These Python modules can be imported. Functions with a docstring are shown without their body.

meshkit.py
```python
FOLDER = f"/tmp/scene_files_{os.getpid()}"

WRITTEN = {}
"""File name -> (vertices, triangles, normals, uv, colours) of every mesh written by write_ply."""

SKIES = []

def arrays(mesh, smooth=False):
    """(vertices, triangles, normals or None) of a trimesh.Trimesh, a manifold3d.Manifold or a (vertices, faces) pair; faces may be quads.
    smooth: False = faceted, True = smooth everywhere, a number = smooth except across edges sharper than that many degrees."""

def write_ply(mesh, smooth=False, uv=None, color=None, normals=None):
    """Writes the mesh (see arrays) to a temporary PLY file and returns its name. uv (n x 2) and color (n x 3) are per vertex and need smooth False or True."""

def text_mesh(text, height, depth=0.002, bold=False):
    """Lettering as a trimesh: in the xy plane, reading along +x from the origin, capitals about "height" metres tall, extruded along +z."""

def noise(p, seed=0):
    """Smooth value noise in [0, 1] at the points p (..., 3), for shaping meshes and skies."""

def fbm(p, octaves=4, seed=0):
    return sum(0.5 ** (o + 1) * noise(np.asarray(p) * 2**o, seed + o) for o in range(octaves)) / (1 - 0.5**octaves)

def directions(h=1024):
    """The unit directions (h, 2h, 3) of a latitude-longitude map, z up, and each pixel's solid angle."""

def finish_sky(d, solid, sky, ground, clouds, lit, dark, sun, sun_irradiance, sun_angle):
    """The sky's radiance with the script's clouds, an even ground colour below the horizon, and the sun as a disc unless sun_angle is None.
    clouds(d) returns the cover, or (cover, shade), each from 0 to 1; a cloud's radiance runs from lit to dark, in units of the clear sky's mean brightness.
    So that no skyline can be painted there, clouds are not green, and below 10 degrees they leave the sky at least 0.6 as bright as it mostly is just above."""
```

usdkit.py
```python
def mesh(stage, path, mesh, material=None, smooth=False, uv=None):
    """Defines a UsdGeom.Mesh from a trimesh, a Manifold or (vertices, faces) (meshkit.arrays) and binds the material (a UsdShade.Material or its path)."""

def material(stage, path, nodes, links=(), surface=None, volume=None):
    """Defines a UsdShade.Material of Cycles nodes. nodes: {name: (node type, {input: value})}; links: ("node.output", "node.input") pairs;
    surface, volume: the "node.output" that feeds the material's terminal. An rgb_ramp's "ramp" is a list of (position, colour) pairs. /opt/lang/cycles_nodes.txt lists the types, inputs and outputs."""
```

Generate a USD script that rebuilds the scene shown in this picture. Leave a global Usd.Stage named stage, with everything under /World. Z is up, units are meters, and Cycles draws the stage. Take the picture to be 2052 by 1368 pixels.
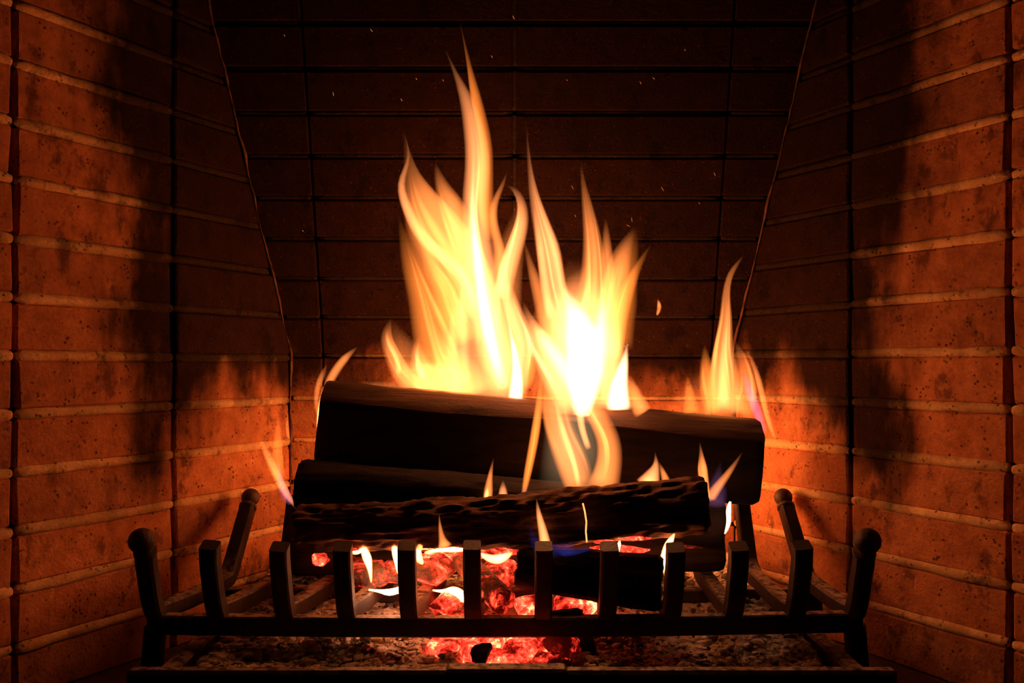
import math, numpy as np, trimesh, manifold3d as mf, usdkit, meshkit
from scipy.interpolate import PchipInterpolator, CubicSpline
from pxr import Usd, UsdGeom, UsdShade, Gf, Vt, Sdf

stage = Usd.Stage.CreateInMemory()
UsdGeom.SetStageUpAxis(stage, 'Z'); UsdGeom.SetStageMetersPerUnit(stage, 1.0)
UsdGeom.Xform.Define(stage, '/World')
UsdGeom.Scope.Define(stage, '/World/Looks')

# ---------------------------------------------------------------- camera, light, exposure
H = 0.07                      # one brick course (brick + joint) in metres: the unit of the layout
F, CX, HOR = 1800.0, 1026.0, 730.0
EYE = 5.77 * H                # camera height above the hearth floor
cam = UsdGeom.Camera.Define(stage, '/World/camera')
cam.CreateHorizontalApertureAttr(36.0)
cam.CreateFocalLengthAttr(36.0 * F / 2052)
cam.CreateVerticalApertureOffsetAttr((HOR - 684) / 2052 * 36.0)
cam.CreateExposureAttr(0.6)
cam.CreateFStopAttr(8.0); cam.CreateFocusDistanceAttr(16.9 * H)
cam.CreateClippingRangeAttr((0.02, 100.0))
cam.AddTranslateOp().Set((0, 0, EYE)); cam.AddRotateXOp().Set(90.0)
# The only light is the fire's own: FIRE scales every flame, GLOW every ember.
FIRE, GLOW = 1.38, 1.55
RNG = np.random.default_rng(7)

def at(x, y, Z):
    """Photo pixel at depth Z (in courses) -> world point in metres."""
    return np.array([(x - CX) / F * Z * H, Z * H, EYE - (y - HOR) / F * Z * H])

# ---------------------------------------------------------------- prim helpers
used = {}
def numbered(parent, name):
    k = used.get((parent, name), -1) + 1; used[(parent, name)] = k
    return f'{parent}/{name}' + (f'_{k:03d}' if k else '')
def tag(p, label=None, cat=None, group=None, kind=None):
    p = p.GetPrim() if hasattr(p, 'GetPrim') else p
    for k, v in (('label', label), ('category', cat), ('group', group), ('kind', kind)):
        if v: p.SetCustomDataByKey(k, v)
    return p
def obj(name, mesh, m, parent='/World', smooth=30, label=None):
    path = numbered(str(parent), name)
    p = usdkit.mesh(stage, path, mesh, m, smooth=smooth).GetPrim()
    if label: p.SetCustomDataByKey('label', label)
    return p
def thing(name, label=None, cat=None, group=None, kind=None):
    path = numbered('/World', name)
    x = UsdGeom.Xform.Define(stage, path); tag(x, label, cat, group, kind)
    return path

# ---------------------------------------------------------------- material graphs
class R(str): pass
class G:
    def __init__(s): s.nodes, s.links, s.k = {}, [], 0
    def n(s, kind, out=None, **inp):
        s.k += 1; name = f'n{s.k}'; plain = {}
        for a, b in inp.items():
            if isinstance(b, R): s.links.append((str(b), f'{name}.{a}'))
            else: plain[a] = b
        s.nodes[name] = (kind, plain)
        return R(f'{name}.{out}') if out else name
    def m(s, op, a, b=0.0, c=0.0, clamp=False):
        return s.n('math', 'value', math_type=op, value1=a, value2=b, value3=c, use_clamp=clamp)
    def ss(s, v, lo, hi, t0=0.0, t1=1.0):
        return s.n('map_range', 'result', range_type='smoothstep', value=v, from_min=lo, from_max=hi, to_min=t0, to_max=t1, clamp=True)
    def noise(s, vec, scale, detail=3.0, rough=0.5, dist=0.0):
        return s.n('noise_texture', 'fac', vector=vec, scale=scale, detail=detail, roughness=rough, distortion=dist)
    def mix(s, fac, a, b): return s.n('mix_color', 'result', fac=fac, a=a, b=b)
    def make(s, name, surface=None, volume=None):
        return usdkit.material(stage, f'/World/Looks/{name}', s.nodes, s.links, surface=surface, volume=volume)

def pos(g): return R(g.n('geometry') + '.position')
def soot(g, P):
    """Where smoke has blackened the firebox: a stain with its own outline on the walls, from the back forwards and upwards."""
    sp = g.n('separate_xyz', vector=P)
    Z = g.m('divide', R(sp + '.y'), H); z = g.m('divide', R(sp + '.z'), H)
    streak = g.noise(g.n('mapping', 'vector', vector=P, scale=(22, 22, 5)), 1.0, 4.0, 0.55)
    blot = g.noise(P, 9.0, 3.0)
    w = g.m('add', g.m('multiply', g.m('subtract', streak, .5), 2.2), g.m('multiply', g.m('subtract', blot, .5), 2.6))
    edge = g.m('add', Z, g.m('multiply', g.m('subtract', z, 5.5), 0.12))   # higher up the stain reaches further forward
    a = g.ss(g.m('add', edge, w), 16.35, 18.0)
    low = g.m('subtract', z, g.m('minimum', g.m('subtract', Z, 18.3), 1.2))
    b = g.ss(g.m('add', low, w), 2.9, 4.9)
    return g.m('multiply', a, b)

def brick_mat(name, dark, light, sootc=(.0050, .0016, .0009)):
    g = G(); P = pos(g)
    n1 = g.noise(P, 38.0, 4.0, .6); n2 = g.noise(P, 210.0, 2.0, .6)
    base = g.n('rgb_ramp', 'color', fac=n1, ramp=[(.34, dark), (.66, light)])
    tone = g.m('add', g.m('multiply', R(g.n('object_info') + '.random'), .30), .62)
    tone = g.m('add', tone, g.m('multiply', n2, .46))
    base = g.n('mix_color', 'result', blend_type='multiply', fac=1.0, a=base, b=g.n('combine_color', 'color', r=tone, g=tone, b=tone))
    # burnt pits and specks in the clay
    pit = g.n('voronoi_texture', 'distance', vector=P, scale=150.0, randomness=1.0)
    gate = g.ss(g.noise(P, 55.0, 3.0), .50, .62)
    pitm = g.m('multiply', g.ss(pit, .20, .36, 1.0, 0.0), gate)
    blot = g.ss(g.noise(g.n('mapping', 'vector', vector=P, location=(3, 1, 7), scale=(26, 26, 17)), 1.0, 5.0, .66), .55, .66)
    base = g.mix(g.m('multiply', blot, .66), base, (.07, .024, .010))
    base = g.mix(g.m('multiply', pitm, .8), base, (.035, .014, .008))
    s = soot(g, P)
    fleck = g.ss(g.noise(P, 330.0, 2.0, .7), .67, .75)
    s2 = g.m('multiply', s, g.m('subtract', 1.0, g.m('multiply', fleck, .35)))
    col = g.mix(g.m('multiply', s2, .965), base, sootc)
    hgt = n2
    bump = g.n('bump', 'normal', height=hgt, strength=.9, distance=.0020)
    b = g.n('principled_bsdf', 'BSDF', base_color=col, roughness=.9, normal=bump, specular_ior_level=g.m('subtract', .3, g.m('multiply', s, .2)))
    return g.make(name, surface=b)

BRICK = [brick_mat('firebrick', (.42, .140, .045), (.64, .240, .085)),
         brick_mat('firebrick_dull', (.37, .128, .044), (.58, .220, .080)),
         brick_mat('firebrick_bright', (.46, .155, .050), (.68, .265, .095))]
MORTAR = brick_mat('pale_mortar', (.64, .35, .13), (.84, .54, .24), (.010, .0035, .0018))

def simple(name, c1, c2, scale, rough, bump=.3, dist=.002, metallic=0.0):
    g = G(); P = pos(g); n1 = g.noise(P, scale, 5.0, .6)
    col = g.n('rgb_ramp', 'color', fac=n1, ramp=[(.3, c1), (.7, c2)])
    bm = g.n('bump', 'normal', height=g.noise(P, scale * 3, 4.0, .65), strength=bump, distance=dist)
    return g.make(name, surface=g.n('principled_bsdf', 'BSDF', base_color=col, roughness=rough, metallic=metallic, normal=bm))
SOOTY = simple('sooted_core', (.012, .007, .005), (.022, .012, .008), 30, .9)

def iron_mat(name, c1, c2):
    g = G(); P = pos(g)
    n1 = g.noise(P, 55.0, 5.0, .65); n2 = g.noise(P, 260.0, 3.0)
    col = g.n('rgb_ramp', 'color', fac=n1, ramp=[(.32, c1), (.70, c2)])
    up = R(g.n('separate_xyz', vector=R(g.n('geometry') + '.normal')) + '.z')
    dust = g.m('multiply', g.ss(up, .6, .95), g.m('multiply', g.ss(g.noise(P, 85.0, 4.0, .65), .40, .56), g.ss(R(g.n('separate_xyz', vector=P) + '.z'), 1.75 * H, 2.0 * H, 1.0, 0.0)))
    col = g.mix(g.m('multiply', dust, .85), col, (.42, .33, .25))
    bm = g.n('bump', 'normal', height=g.m('add', g.m('multiply', n1, .6), g.m('multiply', n2, .4)), strength=.6, distance=.0025)
    return g.make(name, surface=g.n('principled_bsdf', 'BSDF', base_color=col, roughness=.62, metallic=.25, normal=bm))
IRON = iron_mat('scaled_iron', (.013, .007, .004), (.050, .020, .009))

def log_mat(name, c1, c2, stretch=(4, 30, 30)):
    """Charred wood: bark relief along the log."""
    g = G(); P = pos(g)
    Q = g.n('mapping', 'vector', vector=P, scale=stretch)
    n1 = g.noise(Q, 1.6, 6.0, .65, .6); n2 = g.noise(P, 160.0, 4.0, .6)
    col = g.n('rgb_ramp', 'color', fac=n1, ramp=[(.34, c1), (.66, c2)])
    hgt = g.m('add', g.m('multiply', n1, .9), g.m('multiply', n2, .3))
    bm = g.n('bump', 'normal', height=hgt, strength=.8, distance=.004)
    return g.make(name, surface=g.n('principled_bsdf', 'BSDF', base_color=col, roughness=.85, normal=bm, specular_ior_level=.25))
CHAR = log_mat('charred_wood', (.006, .004, .003), (.022, .010, .006))
BARK = log_mat('charred_bark', (.014, .007, .004), (.20, .080, .036))
SPLIT = log_mat('scorched_split_wood', (.007, .004, .003), (.036, .016, .009), stretch=(5, 22, 22))
SPLITTOP = log_mat('scorched_bark_strip', (.013, .006, .0035), (.070, .027, .012), stretch=(4, 40, 40))
BURNING = log_mat('burning_wood', (.010, .006, .005), (.05, .028, .02))
def ember_mat(name, lo, hi, k):
    g = G(); P = pos(g)
    n = g.m('add', g.m('multiply', g.noise(P, 40.0, 4.0, .62, .5), .72), g.m('multiply', g.noise(P, 190.0, 3.0, .65), .28))
    a = g.ss(n, lo, hi)
    col = g.n('rgb_ramp', 'color', fac=a, ramp=[(0, (.5, .010, .004)), (.40, (1, .030, .014)), (.74, (1, .060, .026)), (.90, (1, .20, .06)), (1, (1, .42, .16))])
    bm = g.n('bump', 'normal', height=g.noise(P, 140.0, 4.0, .65), strength=.9, distance=.003)
    return g.make(name, surface=g.n('principled_bsdf', 'BSDF', base_color=(.10, .06, .045), roughness=.95, normal=bm,
                  emission_color=col, emission_strength=g.m('multiply', g.m('add', g.m('power', a, 1.7), .015), k * GLOW)))
EMBER = ember_mat('glowing_ember', .34, .70, 3.6)
EMBERDIM = ember_mat('dying_ember', .45, .72, 1.3)
COAL = simple('cold_charcoal', (.010, .008, .007), (.035, .026, .020), 90, .95, .8, .003)
ASH = [simple('pale_ash', (.58, .47, .37), (.90, .80, .68), 120, .98, .7, .002),
       simple('grey_ash', (.44, .35, .27), (.78, .66, .53), 120, .98, .7, .002),
       simple('dark_ash', (.05, .036, .028), (.15, .11, .08), 120, .98, .7, .002)]
BALL = iron_mat('finial_iron', (.05, .028, .018), (.11, .055, .030))

def emit_mat(name, col, k):
    g = G(); return g.make(name, surface=g.n('emission', 'emission', color=col, strength=k))
SPARK = emit_mat('spark_glow', (1, .35, .10), 1.2)
SPARKDIM = emit_mat('spark_dim', (1, .28, .07), .35)
def flame_mat(name, rgb):
    g = G(); z = (0.0, 0.0, 0.0)
    v = g.n('volume_coefficients', 'volume', scatter_coeffs=z, absorption_coeffs=z, emission_coeffs=tuple(float(c) for c in rgb))
    return g.make(name, volume=v)

# ---------------------------------------------------------------- mesh helpers
def chamfer_box(lo, hi, c, jit=0.0, rng=RNG):
    lo, hi = np.array(lo, float), np.array(hi, float); pts = []
    for sx in (0, 1):
        for sy in (0, 1):
            for sz in (0, 1):
                p = np.where([sx, sy, sz], hi, lo); d = np.where([sx, sy, sz], -1, 1) * c
                j = rng.normal(0, jit, 3) if jit else 0
                for k in range(3):
                    q = p + j
                    for m in range(3):
                        if m != k: q = q + np.eye(3)[m] * d[m]
                    pts.append(q)
    return trimesh.convex.convex_hull(np.array(pts))
def place(mesh, o, u, n):
    """Local (along, out of the wall, up) -> world; o origin, u along, n inward normal."""
    M = np.eye(4); M[:3, 0], M[:3, 1], M[:3, 2], M[:3, 3] = u, n, np.cross(u, n), o
    m = mesh.copy(); m.apply_transform(M)
    return m
def frames(p):
    t = np.gradient(p, axis=0); t /= np.linalg.norm(t, axis=1, keepdims=True) + 1e-12
    return t
def sweep(path, prof, up=(1, 0, 0), scale=None, cap=True):
    """prof (k,2) swept along path; profile x lies along `up`, y along tangent x up."""
    p = np.asarray(path, float); t = frames(p); u = np.array(up, float)
    a = u - t * (t @ u)[:, None]; a /= np.linalg.norm(a, axis=1, keepdims=True); b = np.cross(t, a)
    s = np.ones(len(p)) if scale is None else np.asarray(scale, float)
    k = len(prof)
    v = p[:, None] + s[:, None, None] * (prof[None, :, :1] * a[:, None] + prof[None, :, 1:] * b[:, None])
    v = v.reshape(-1, 3); n = len(p); f = []
    for i in range(n - 1):
        for j in range(k):
            q = (i * k + j, i * k + (j + 1) % k, (i + 1) * k + (j + 1) % k, (i + 1) * k + j)
            f += [(q[0], q[1], q[2]), (q[0], q[2], q[3])]
    v = np.vstack([v, p[:1], p[-1:]]); c0, c1 = n * k, n * k + 1
    for j in range(k):
        f += [(c0, (j + 1) % k, j), (c1, (n - 1) * k + j, (n - 1) * k + (j + 1) % k)]
    m = trimesh.Trimesh(v, f, process=False)
    if m.volume < 0: m.invert()
    return m
def rrect(w, d, c):
    return np.array([(-w + c, -d), (w - c, -d), (w, -d + c), (w, d - c), (w - c, d), (-w + c, d), (-w, d - c), (-w, -d + c)])
def circ(r, k=10):
    a = np.arange(k) * 2 * np.pi / k
    return np.stack([r * np.cos(a), r * np.sin(a)], 1)
def spline(pts, n):
    p = np.asarray(pts, float); d = np.r_[0, np.cumsum(np.linalg.norm(np.diff(p[:, :2], axis=0), axis=1) + 1e-9)]
    s = np.linspace(0, d[-1], n)
    c = CubicSpline(d, p[:, :2], bc_type='natural')(s) if len(p) > 2 else np.stack([np.interp(s, d, p[:, k]) for k in (0, 1)], 1)
    rest = np.stack([PchipInterpolator(d, p[:, k])(s) for k in range(2, p.shape[1])], 1)
    return np.hstack([c, rest]), s / d[-1]
def lump(r, seed, amp=.35, sub=2, sq=(1, 1, 1)):
    m = trimesh.creation.icosphere(sub, 1.0); v = m.vertices
    k = 1 + amp * (meshkit.fbm(v * 1.6 + 11.3 * seed, 3, seed) - .5) * 2
    # chop a few flat faces so that the piece reads as a broken lump
    rng = np.random.default_rng(seed)
    v = v * k[:, None]
    for _ in range(5):
        d = rng.normal(size=3); d /= np.linalg.norm(d); h = rng.uniform(.55, .85)
        over = np.maximum(v @ d - h, 0); v = v - over[:, None] * d * .9
    m.vertices = v * r * np.array(sq)
    return m

# ---------------------------------------------------------------- firebox walls
C_A, SLOPE = (8.455, 15.28), .524         # side wall: X = 8.455 - .524 (Z - 15.28), in courses
Lu = math.hypot(1, SLOPE)
ZB = 21.35                                 # back wall depth
BEND, LEAN = 6.12, .31                     # above BEND the back wall leans forward
def side_x(Z): return C_A[0] - SLOPE * (Z - C_A[1])
COL = 3.40                                 # brick length along the wall
COLS = [-2 * COL, -COL, 0, COL, 2 * COL + .1]
for side, sgn, k0 in (('left', -1, -.15), ('right', 1, -.23)):
    W = thing('wall_' + side, f'{side} splayed firebox wall of orange firebrick with pale mortar beads, sooted towards the back', kind='structure')
    u = np.array([-sgn * SLOPE, 1, 0]) / Lu; n = np.array([-sgn, -SLOPE, 0]) / Lu
    if sgn > 0: axis_u = -u
    else: axis_u = u
    o = np.array([sgn * C_A[0], C_A[1], 0]) * H
    # local frame must be right handed with z up: cross(u, n) = +z when u runs backwards on the right wall's mirror
    def put(mesh):
        M = np.eye(4); M[:3, 0], M[:3, 1], M[:3, 2], M[:3, 3] = u, n, (0, 0, 1), o
        q = mesh.copy(); q.apply_transform(M)
        if np.linalg.det(M[:3, :3]) < 0: q.invert()
        return q
    core = trimesh.creation.box(bounds=[(COLS[0] * H, -2.2 * H, 0), (7.6 * H, -.75 * H, 14.2 * H)])
    obj('wall_core', put(core), SOOTY, W)
    rows = [5.77 - (k0 + i) for i in range(-9, 6)]      # heights of the joints, in courses above the floor
    rows = sorted(r for r in rows if r > .3)
    zlo = [-.0] + rows; zhi = rows + [14.2]
    for i, (a, b) in enumerate(zip(zlo, zhi)):
        if b - a < .25: continue
        for j in range(4):
            c0, c1 = COLS[j] + .047, COLS[j + 1] - .047
            pr = RNG.uniform(-.03, .02)
            m = chamfer_box((c0 * H, -.8 * H, (a + (.0 if i == 0 else .082)) * H), (c1 * H, pr * H, (b - .082) * H), .035 * H, .014 * H)
            obj('brick', put(m), BRICK[RNG.integers(3)], W, smooth=False)
    for i, r in enumerate(rows):
        for j in range(4):
            c0, c1 = COLS[j] - .01, COLS[j + 1] + .01
            N = 26; x = np.linspace(c0 + .05, c1 - .05, N)
            wob = (meshkit.fbm(np.stack([x * 1.3, np.full(N, i * 3.7), np.full(N, j * 5.1 + sgn)], 1), 3) - .5)
            wob2 = (meshkit.fbm(np.stack([x * 2.1, np.full(N, i * 2.3 + 50), np.full(N, j * 4.1 + sgn)], 1), 3) - .5)
            deep = .09 if (j == 3 and r > 6.3) else 0.
            path = np.stack([x, -.072 - deep + .04 * wob2, r + .06 * wob], 1) * H
            e = np.minimum(np.arange(N), np.arange(N)[::-1]) / 1.2
            sc = (1 + .35 * wob2) * np.sqrt(np.clip(1 - (1 - np.clip(e, 0, 1)) ** 2, .45, 1))
            m = sweep(path, circ(.108 * H, 10), up=(0, 1, 0), scale=sc)
            obj('mortar_bead', put(m), MORTAR, W, smooth=True)

SEAM = simple('crumbled_mortar', (.03, .012, .006), (.26, .115, .045), 60, .95)
# back wall: upright below the bend, leaning forward above it
W = thing('wall_back', 'back wall of the firebox in long firebricks, black with soot, upper part leaning forward', kind='structure')
def back_pt(s):
    """Depth and height (courses) at distance s along the back wall's face, s = 0 at the bend."""
    if s <= 0: return ZB, BEND + s
    q = 1 / math.hypot(1, LEAN)
    return ZB - s * LEAN * q, BEND + s * q
PB = .925
joints = sorted([-(k + .2 - .35 + 0) for k in range(0, 6)]) + [.15 + 0 * PB]
joints = [s for s in [-.15 - k for k in range(5, -1, -1)]] + [.79 + PB * k for k in range(0, 12)]
sj = [-BEND] + [j for j in joints if j > -BEND + .2]
XJ = [-4.5, 0.06, 4.75]
for i in range(len(sj) - 1):
    a, b = sj[i], sj[i + 1]
    segs = [(a, b)] if not (a < 0 < b) else [(a, b)]
    Za, za = back_pt(a); Zb_, zb = back_pt(b)
    d = np.array([0, Zb_ - Za, zb - za]); L = np.linalg.norm(d); d /= L
    nn = np.array([0, -d[2], d[1]])
    for j in range(4):
        gap = .014 if j in (0, 3) else .03
        def edges(Z):
            x0 = -side_x(Z) - .02 if j == 0 else XJ[j - 1] + (.014 if j != 2 else .04)
            x1 = side_x(Z) + .02 if j == 3 else XJ[j] - (.014 if j != 1 else .04)
            return x0, x1
        x0a, x1a = edges(Za); x0b, x1b = edges(Zb_)
        g_ = .05; c = .03; pr = RNG.uniform(-.02, .02); pts = []
        for (t, x0, x1, s_) in ((g_, x0a, x1a, 1), (L - g_, x0b, x1b, -1)):
            for (dx, dt, dn) in ((c, 0, -c), (0, c, -c), (c, c, 0), (0, 0, -.7)):
                for xx, sx in ((x0, 1), (x1, -1)):
                    base = np.array([xx + sx * dx, Za, za]) + d * (t + s_ * dt) + nn * (dn + pr)
                    pts.append(base * H)
        m = trimesh.convex.convex_hull(np.array(pts))
        obj('brick', m, BRICK[RNG.integers(3)], W, smooth=False)
    if i:
        for j in range(4):
            x0, x1 = edges_j = [(-side_x(Za), XJ[0]), (XJ[0], XJ[1]), (XJ[1], XJ[2]), (XJ[2], side_x(Za))][j]
            N = 24; x = np.linspace(x0 + .04, x1 - .04, N)
            wob = meshkit.fbm(np.stack([x * 1.7, np.full(N, i * 3.1), np.full(N, j * 2.7)], 1), 3) - .5
            path = np.stack([x, np.full(N, Za), za + .05 * wob], 1) * H - nn * ((.075 if Zb_ >= ZB - .01 else .10) - .04 * wob[:, None]) * H
            sc = np.ones(N); sc[[0, -1]] = .3
            obj('mortar_bead', sweep(path, circ(.062 * H, 8), up=(0, 0, 1), scale=sc), MORTAR, W, smooth=True)
    # upright joint in the middle of the leaning part
    if a > -.5:
        p0 = np.array([XJ[1], Za, za]) + d * .05; p1 = np.array([XJ[1], Zb_, zb]) - d * .05
        path = np.linspace(p0, p1, 8) - nn * .05
        obj('mortar_bead', sweep(path * H, circ(.055 * H, 8)), MORTAR, W, smooth=True)
# crumbled seam where the leaning wall meets the splayed sides
for sgn in (-1, 1):
    S = np.linspace(-3.2, 9.5, 90); P_ = []
    for s in S:
        Z, z = back_pt(s); P_.append((sgn * side_x(Z), Z - .02, z))
    P_ = np.array(P_); wob = meshkit.fbm(np.stack([S * 2.2, S * 0 + sgn, S * 0], 1), 4) - .5
    P_[:, 0] += -sgn * (.02 + .06 * wob)
    obj('mortar_seam', sweep(P_ * H, circ(.024 * H, 7), scale=1 + 1.9 * wob), SEAM, W, smooth=True)
cores = []
bx = lambda lo, hi: trimesh.creation.box(bounds=[np.array(lo) * H, np.array(hi) * H])
obj('wall_core', bx((-7.5, ZB + .68, 0), (7.5, ZB + 1.6, 6.6)), SOOTY, W)
q = 1 / math.hypot(1, LEAN)
sl = bx((-8.5, -.45, -.6), (8.5, .35, 11.5)); sl.apply_transform(trimesh.transformations.rotation_matrix(math.atan(LEAN), [1, 0, 0])); sl.apply_translation(np.array([0, ZB + 1.0, BEND]) * H)
obj('wall_core', sl, SOOTY, W)

obj_floor = obj('floor', bx((-13, 7.5, -1.0), (13, 23, 0)), simple('hearth_floor', (.05, .024, .014), (.12, .06, .035), 40, .9, .6, .004), smooth=False)
tag(obj_floor, 'dark fired hearth slab under the grate', kind='structure')
cl = obj('ceiling', bx((-13, 7.5, 14.2), (13, 23, 15.0)), SOOTY, smooth=False)
tag(cl, 'sooted smoke chamber roof above the firebox', kind='structure')

# ---------------------------------------------------------------- ash bed
def ash_h(X, Z):
    b = .72 + .16 * np.clip(Z - 15.0, 0, 4.5)
    b = b - .5 * np.clip(np.abs(X) - 5.0, 0, 3) * .35
    b = b + .28 * (meshkit.fbm(np.stack([X * .7, Z * .7, X * 0], -1), 3, 3) - .5) * 2
    return np.maximum(b, .12)
nx, nz = 300, 190
gx, gz = np.meshgrid(np.linspace(-5.25, 5.25, nx), np.linspace(14.0, 21.2, nz), indexing='ij')
hh = ash_h(gx, gz) + .16 * (meshkit.fbm(np.stack([gx * 5, gz * 5, gx * 0], -1), 4, 5) - .5) + .07 * (meshkit.noise(np.stack([gx * 16, gz * 16, gx * 0], -1), 9) - .5)
top = np.stack([gx, gz, hh], -1).reshape(-1, 3); bot = top.copy(); bot[:, 2] = .01
idx = np.arange(nx * nz).reshape(nx, nz)
qd = np.stack([idx[:-1, :-1], idx[1:, :-1], idx[1:, 1:], idx[:-1, 1:]], -1).reshape(-1, 4)
f = np.vstack([qd[:, [0, 1, 2]], qd[:, [0, 2, 3]]])
rim = np.r_[idx[:, 0], idx[-1, 1:], idx[-2::-1, -1], idx[0, -2:0:-1]]; nb = len(rim)
v = np.vstack([top, bot[rim]]); k = nx * nz + np.arange(nb); r2 = np.roll(rim, -1); k2 = np.roll(k, -1)
f = np.vstack([f, np.stack([rim, k, k2], 1), np.stack([rim, k2, r2], 1)])
A = obj('ash_bed', trimesh.Trimesh(v * H, f, process=False), ASH[1], smooth=True)
tag(A, 'uneven bed of grey wood ash spread over the hearth floor under the grate', 'ash', kind='stuff')
# crumbs of ash and char on the bed
crumbs = UsdGeom.PointInstancer.Define(stage, '/World/ash_crumbs')
tag(crumbs, 'loose flakes and crumbs of ash strewn over the ash bed', 'ash', kind='stuff')
protos = []
for i in range(9):
    m = lump(1.0, 40 + i, .5, 1, (1, RNG.uniform(.6, 1), RNG.uniform(.3, .6)))
    p = usdkit.mesh(stage, f'/World/ash_crumbs/crumb_{i:03d}' if i else '/World/ash_crumbs/crumb', m, ASH[(0, 0, 1, 0, 1, 1, 2, 0, 0)[i]], smooth=False)
    protos.append(p.GetPath())
M = 14000
cx_ = RNG.uniform(-5.2, 5.2, M); cz = 14.1 + 7.0 * RNG.uniform(0, 1, M) ** 1.5
cr = np.exp(RNG.normal(math.log(.04), .55, M)).clip(.015, .14)
cp = np.stack([cx_, cz, ash_h(cx_, cz) + .03 + .16 * (meshkit.fbm(np.stack([cx_ * 5, cz * 5, cx_ * 0], -1), 4, 5) - .5)], 1) * H
crumbs.CreatePrototypesRel().SetTargets(protos)
crumbs.CreateProtoIndicesAttr(Vt.IntArray.FromNumpy(RNG.integers(0, 9, M).astype(np.int32)))
crumbs.CreatePositionsAttr(Vt.Vec3fArray.FromNumpy(cp.astype(np.float32)))
crumbs.CreateScalesAttr(Vt.Vec3fArray.FromNumpy(np.repeat((cr * H)[:, None], 3, 1).astype(np.float32)))
an = RNG.uniform(0, 2 * np.pi, M); tl = RNG.uniform(-.4, .4, M)
crumbs.CreateOrientationsAttr(Vt.QuathArray([Gf.Quath(Gf.Quatf(float(math.cos(a / 2) * math.cos(b / 2)), float(math.cos(a / 2) * math.sin(b / 2)), float(math.sin(a / 2) * math.sin(b / 2)), float(math.sin(a / 2) * math.cos(b / 2)))) for a, b in zip(an, tl)]))

# ---------------------------------------------------------------- ash pan (black lip in front, rails at the sides)
T = thing('ash_pan', 'black iron ash pan with a raised front lip running along the bottom of the hearth', 'ash pan')
obj('front_panel', chamfer_box(np.array((-5.75, 13.35, 0)) * H, np.array((5.75, 13.6, 1.21)) * H, .05 * H), IRON, T, smooth=False)
for sx in (-1, 1):
    obj('side_panel', chamfer_box(np.array((sx * 5.45 - .16, 13.6, 0)) * H, np.array((sx * 5.45 + .16, 18.2, .98)) * H, .05 * H), IRON, T, smooth=False)
hp = at(1015, 1338, 13.2)
hm = chamfer_box((hp[0] - .125 / 2 - .0, hp[1] - .012, hp[2] - .012), (hp[0] + .125 / 2, hp[1] + .012, hp[2] + .002), .003)
obj('handle_lip', hm, IRON, T, smooth=False)

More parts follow.
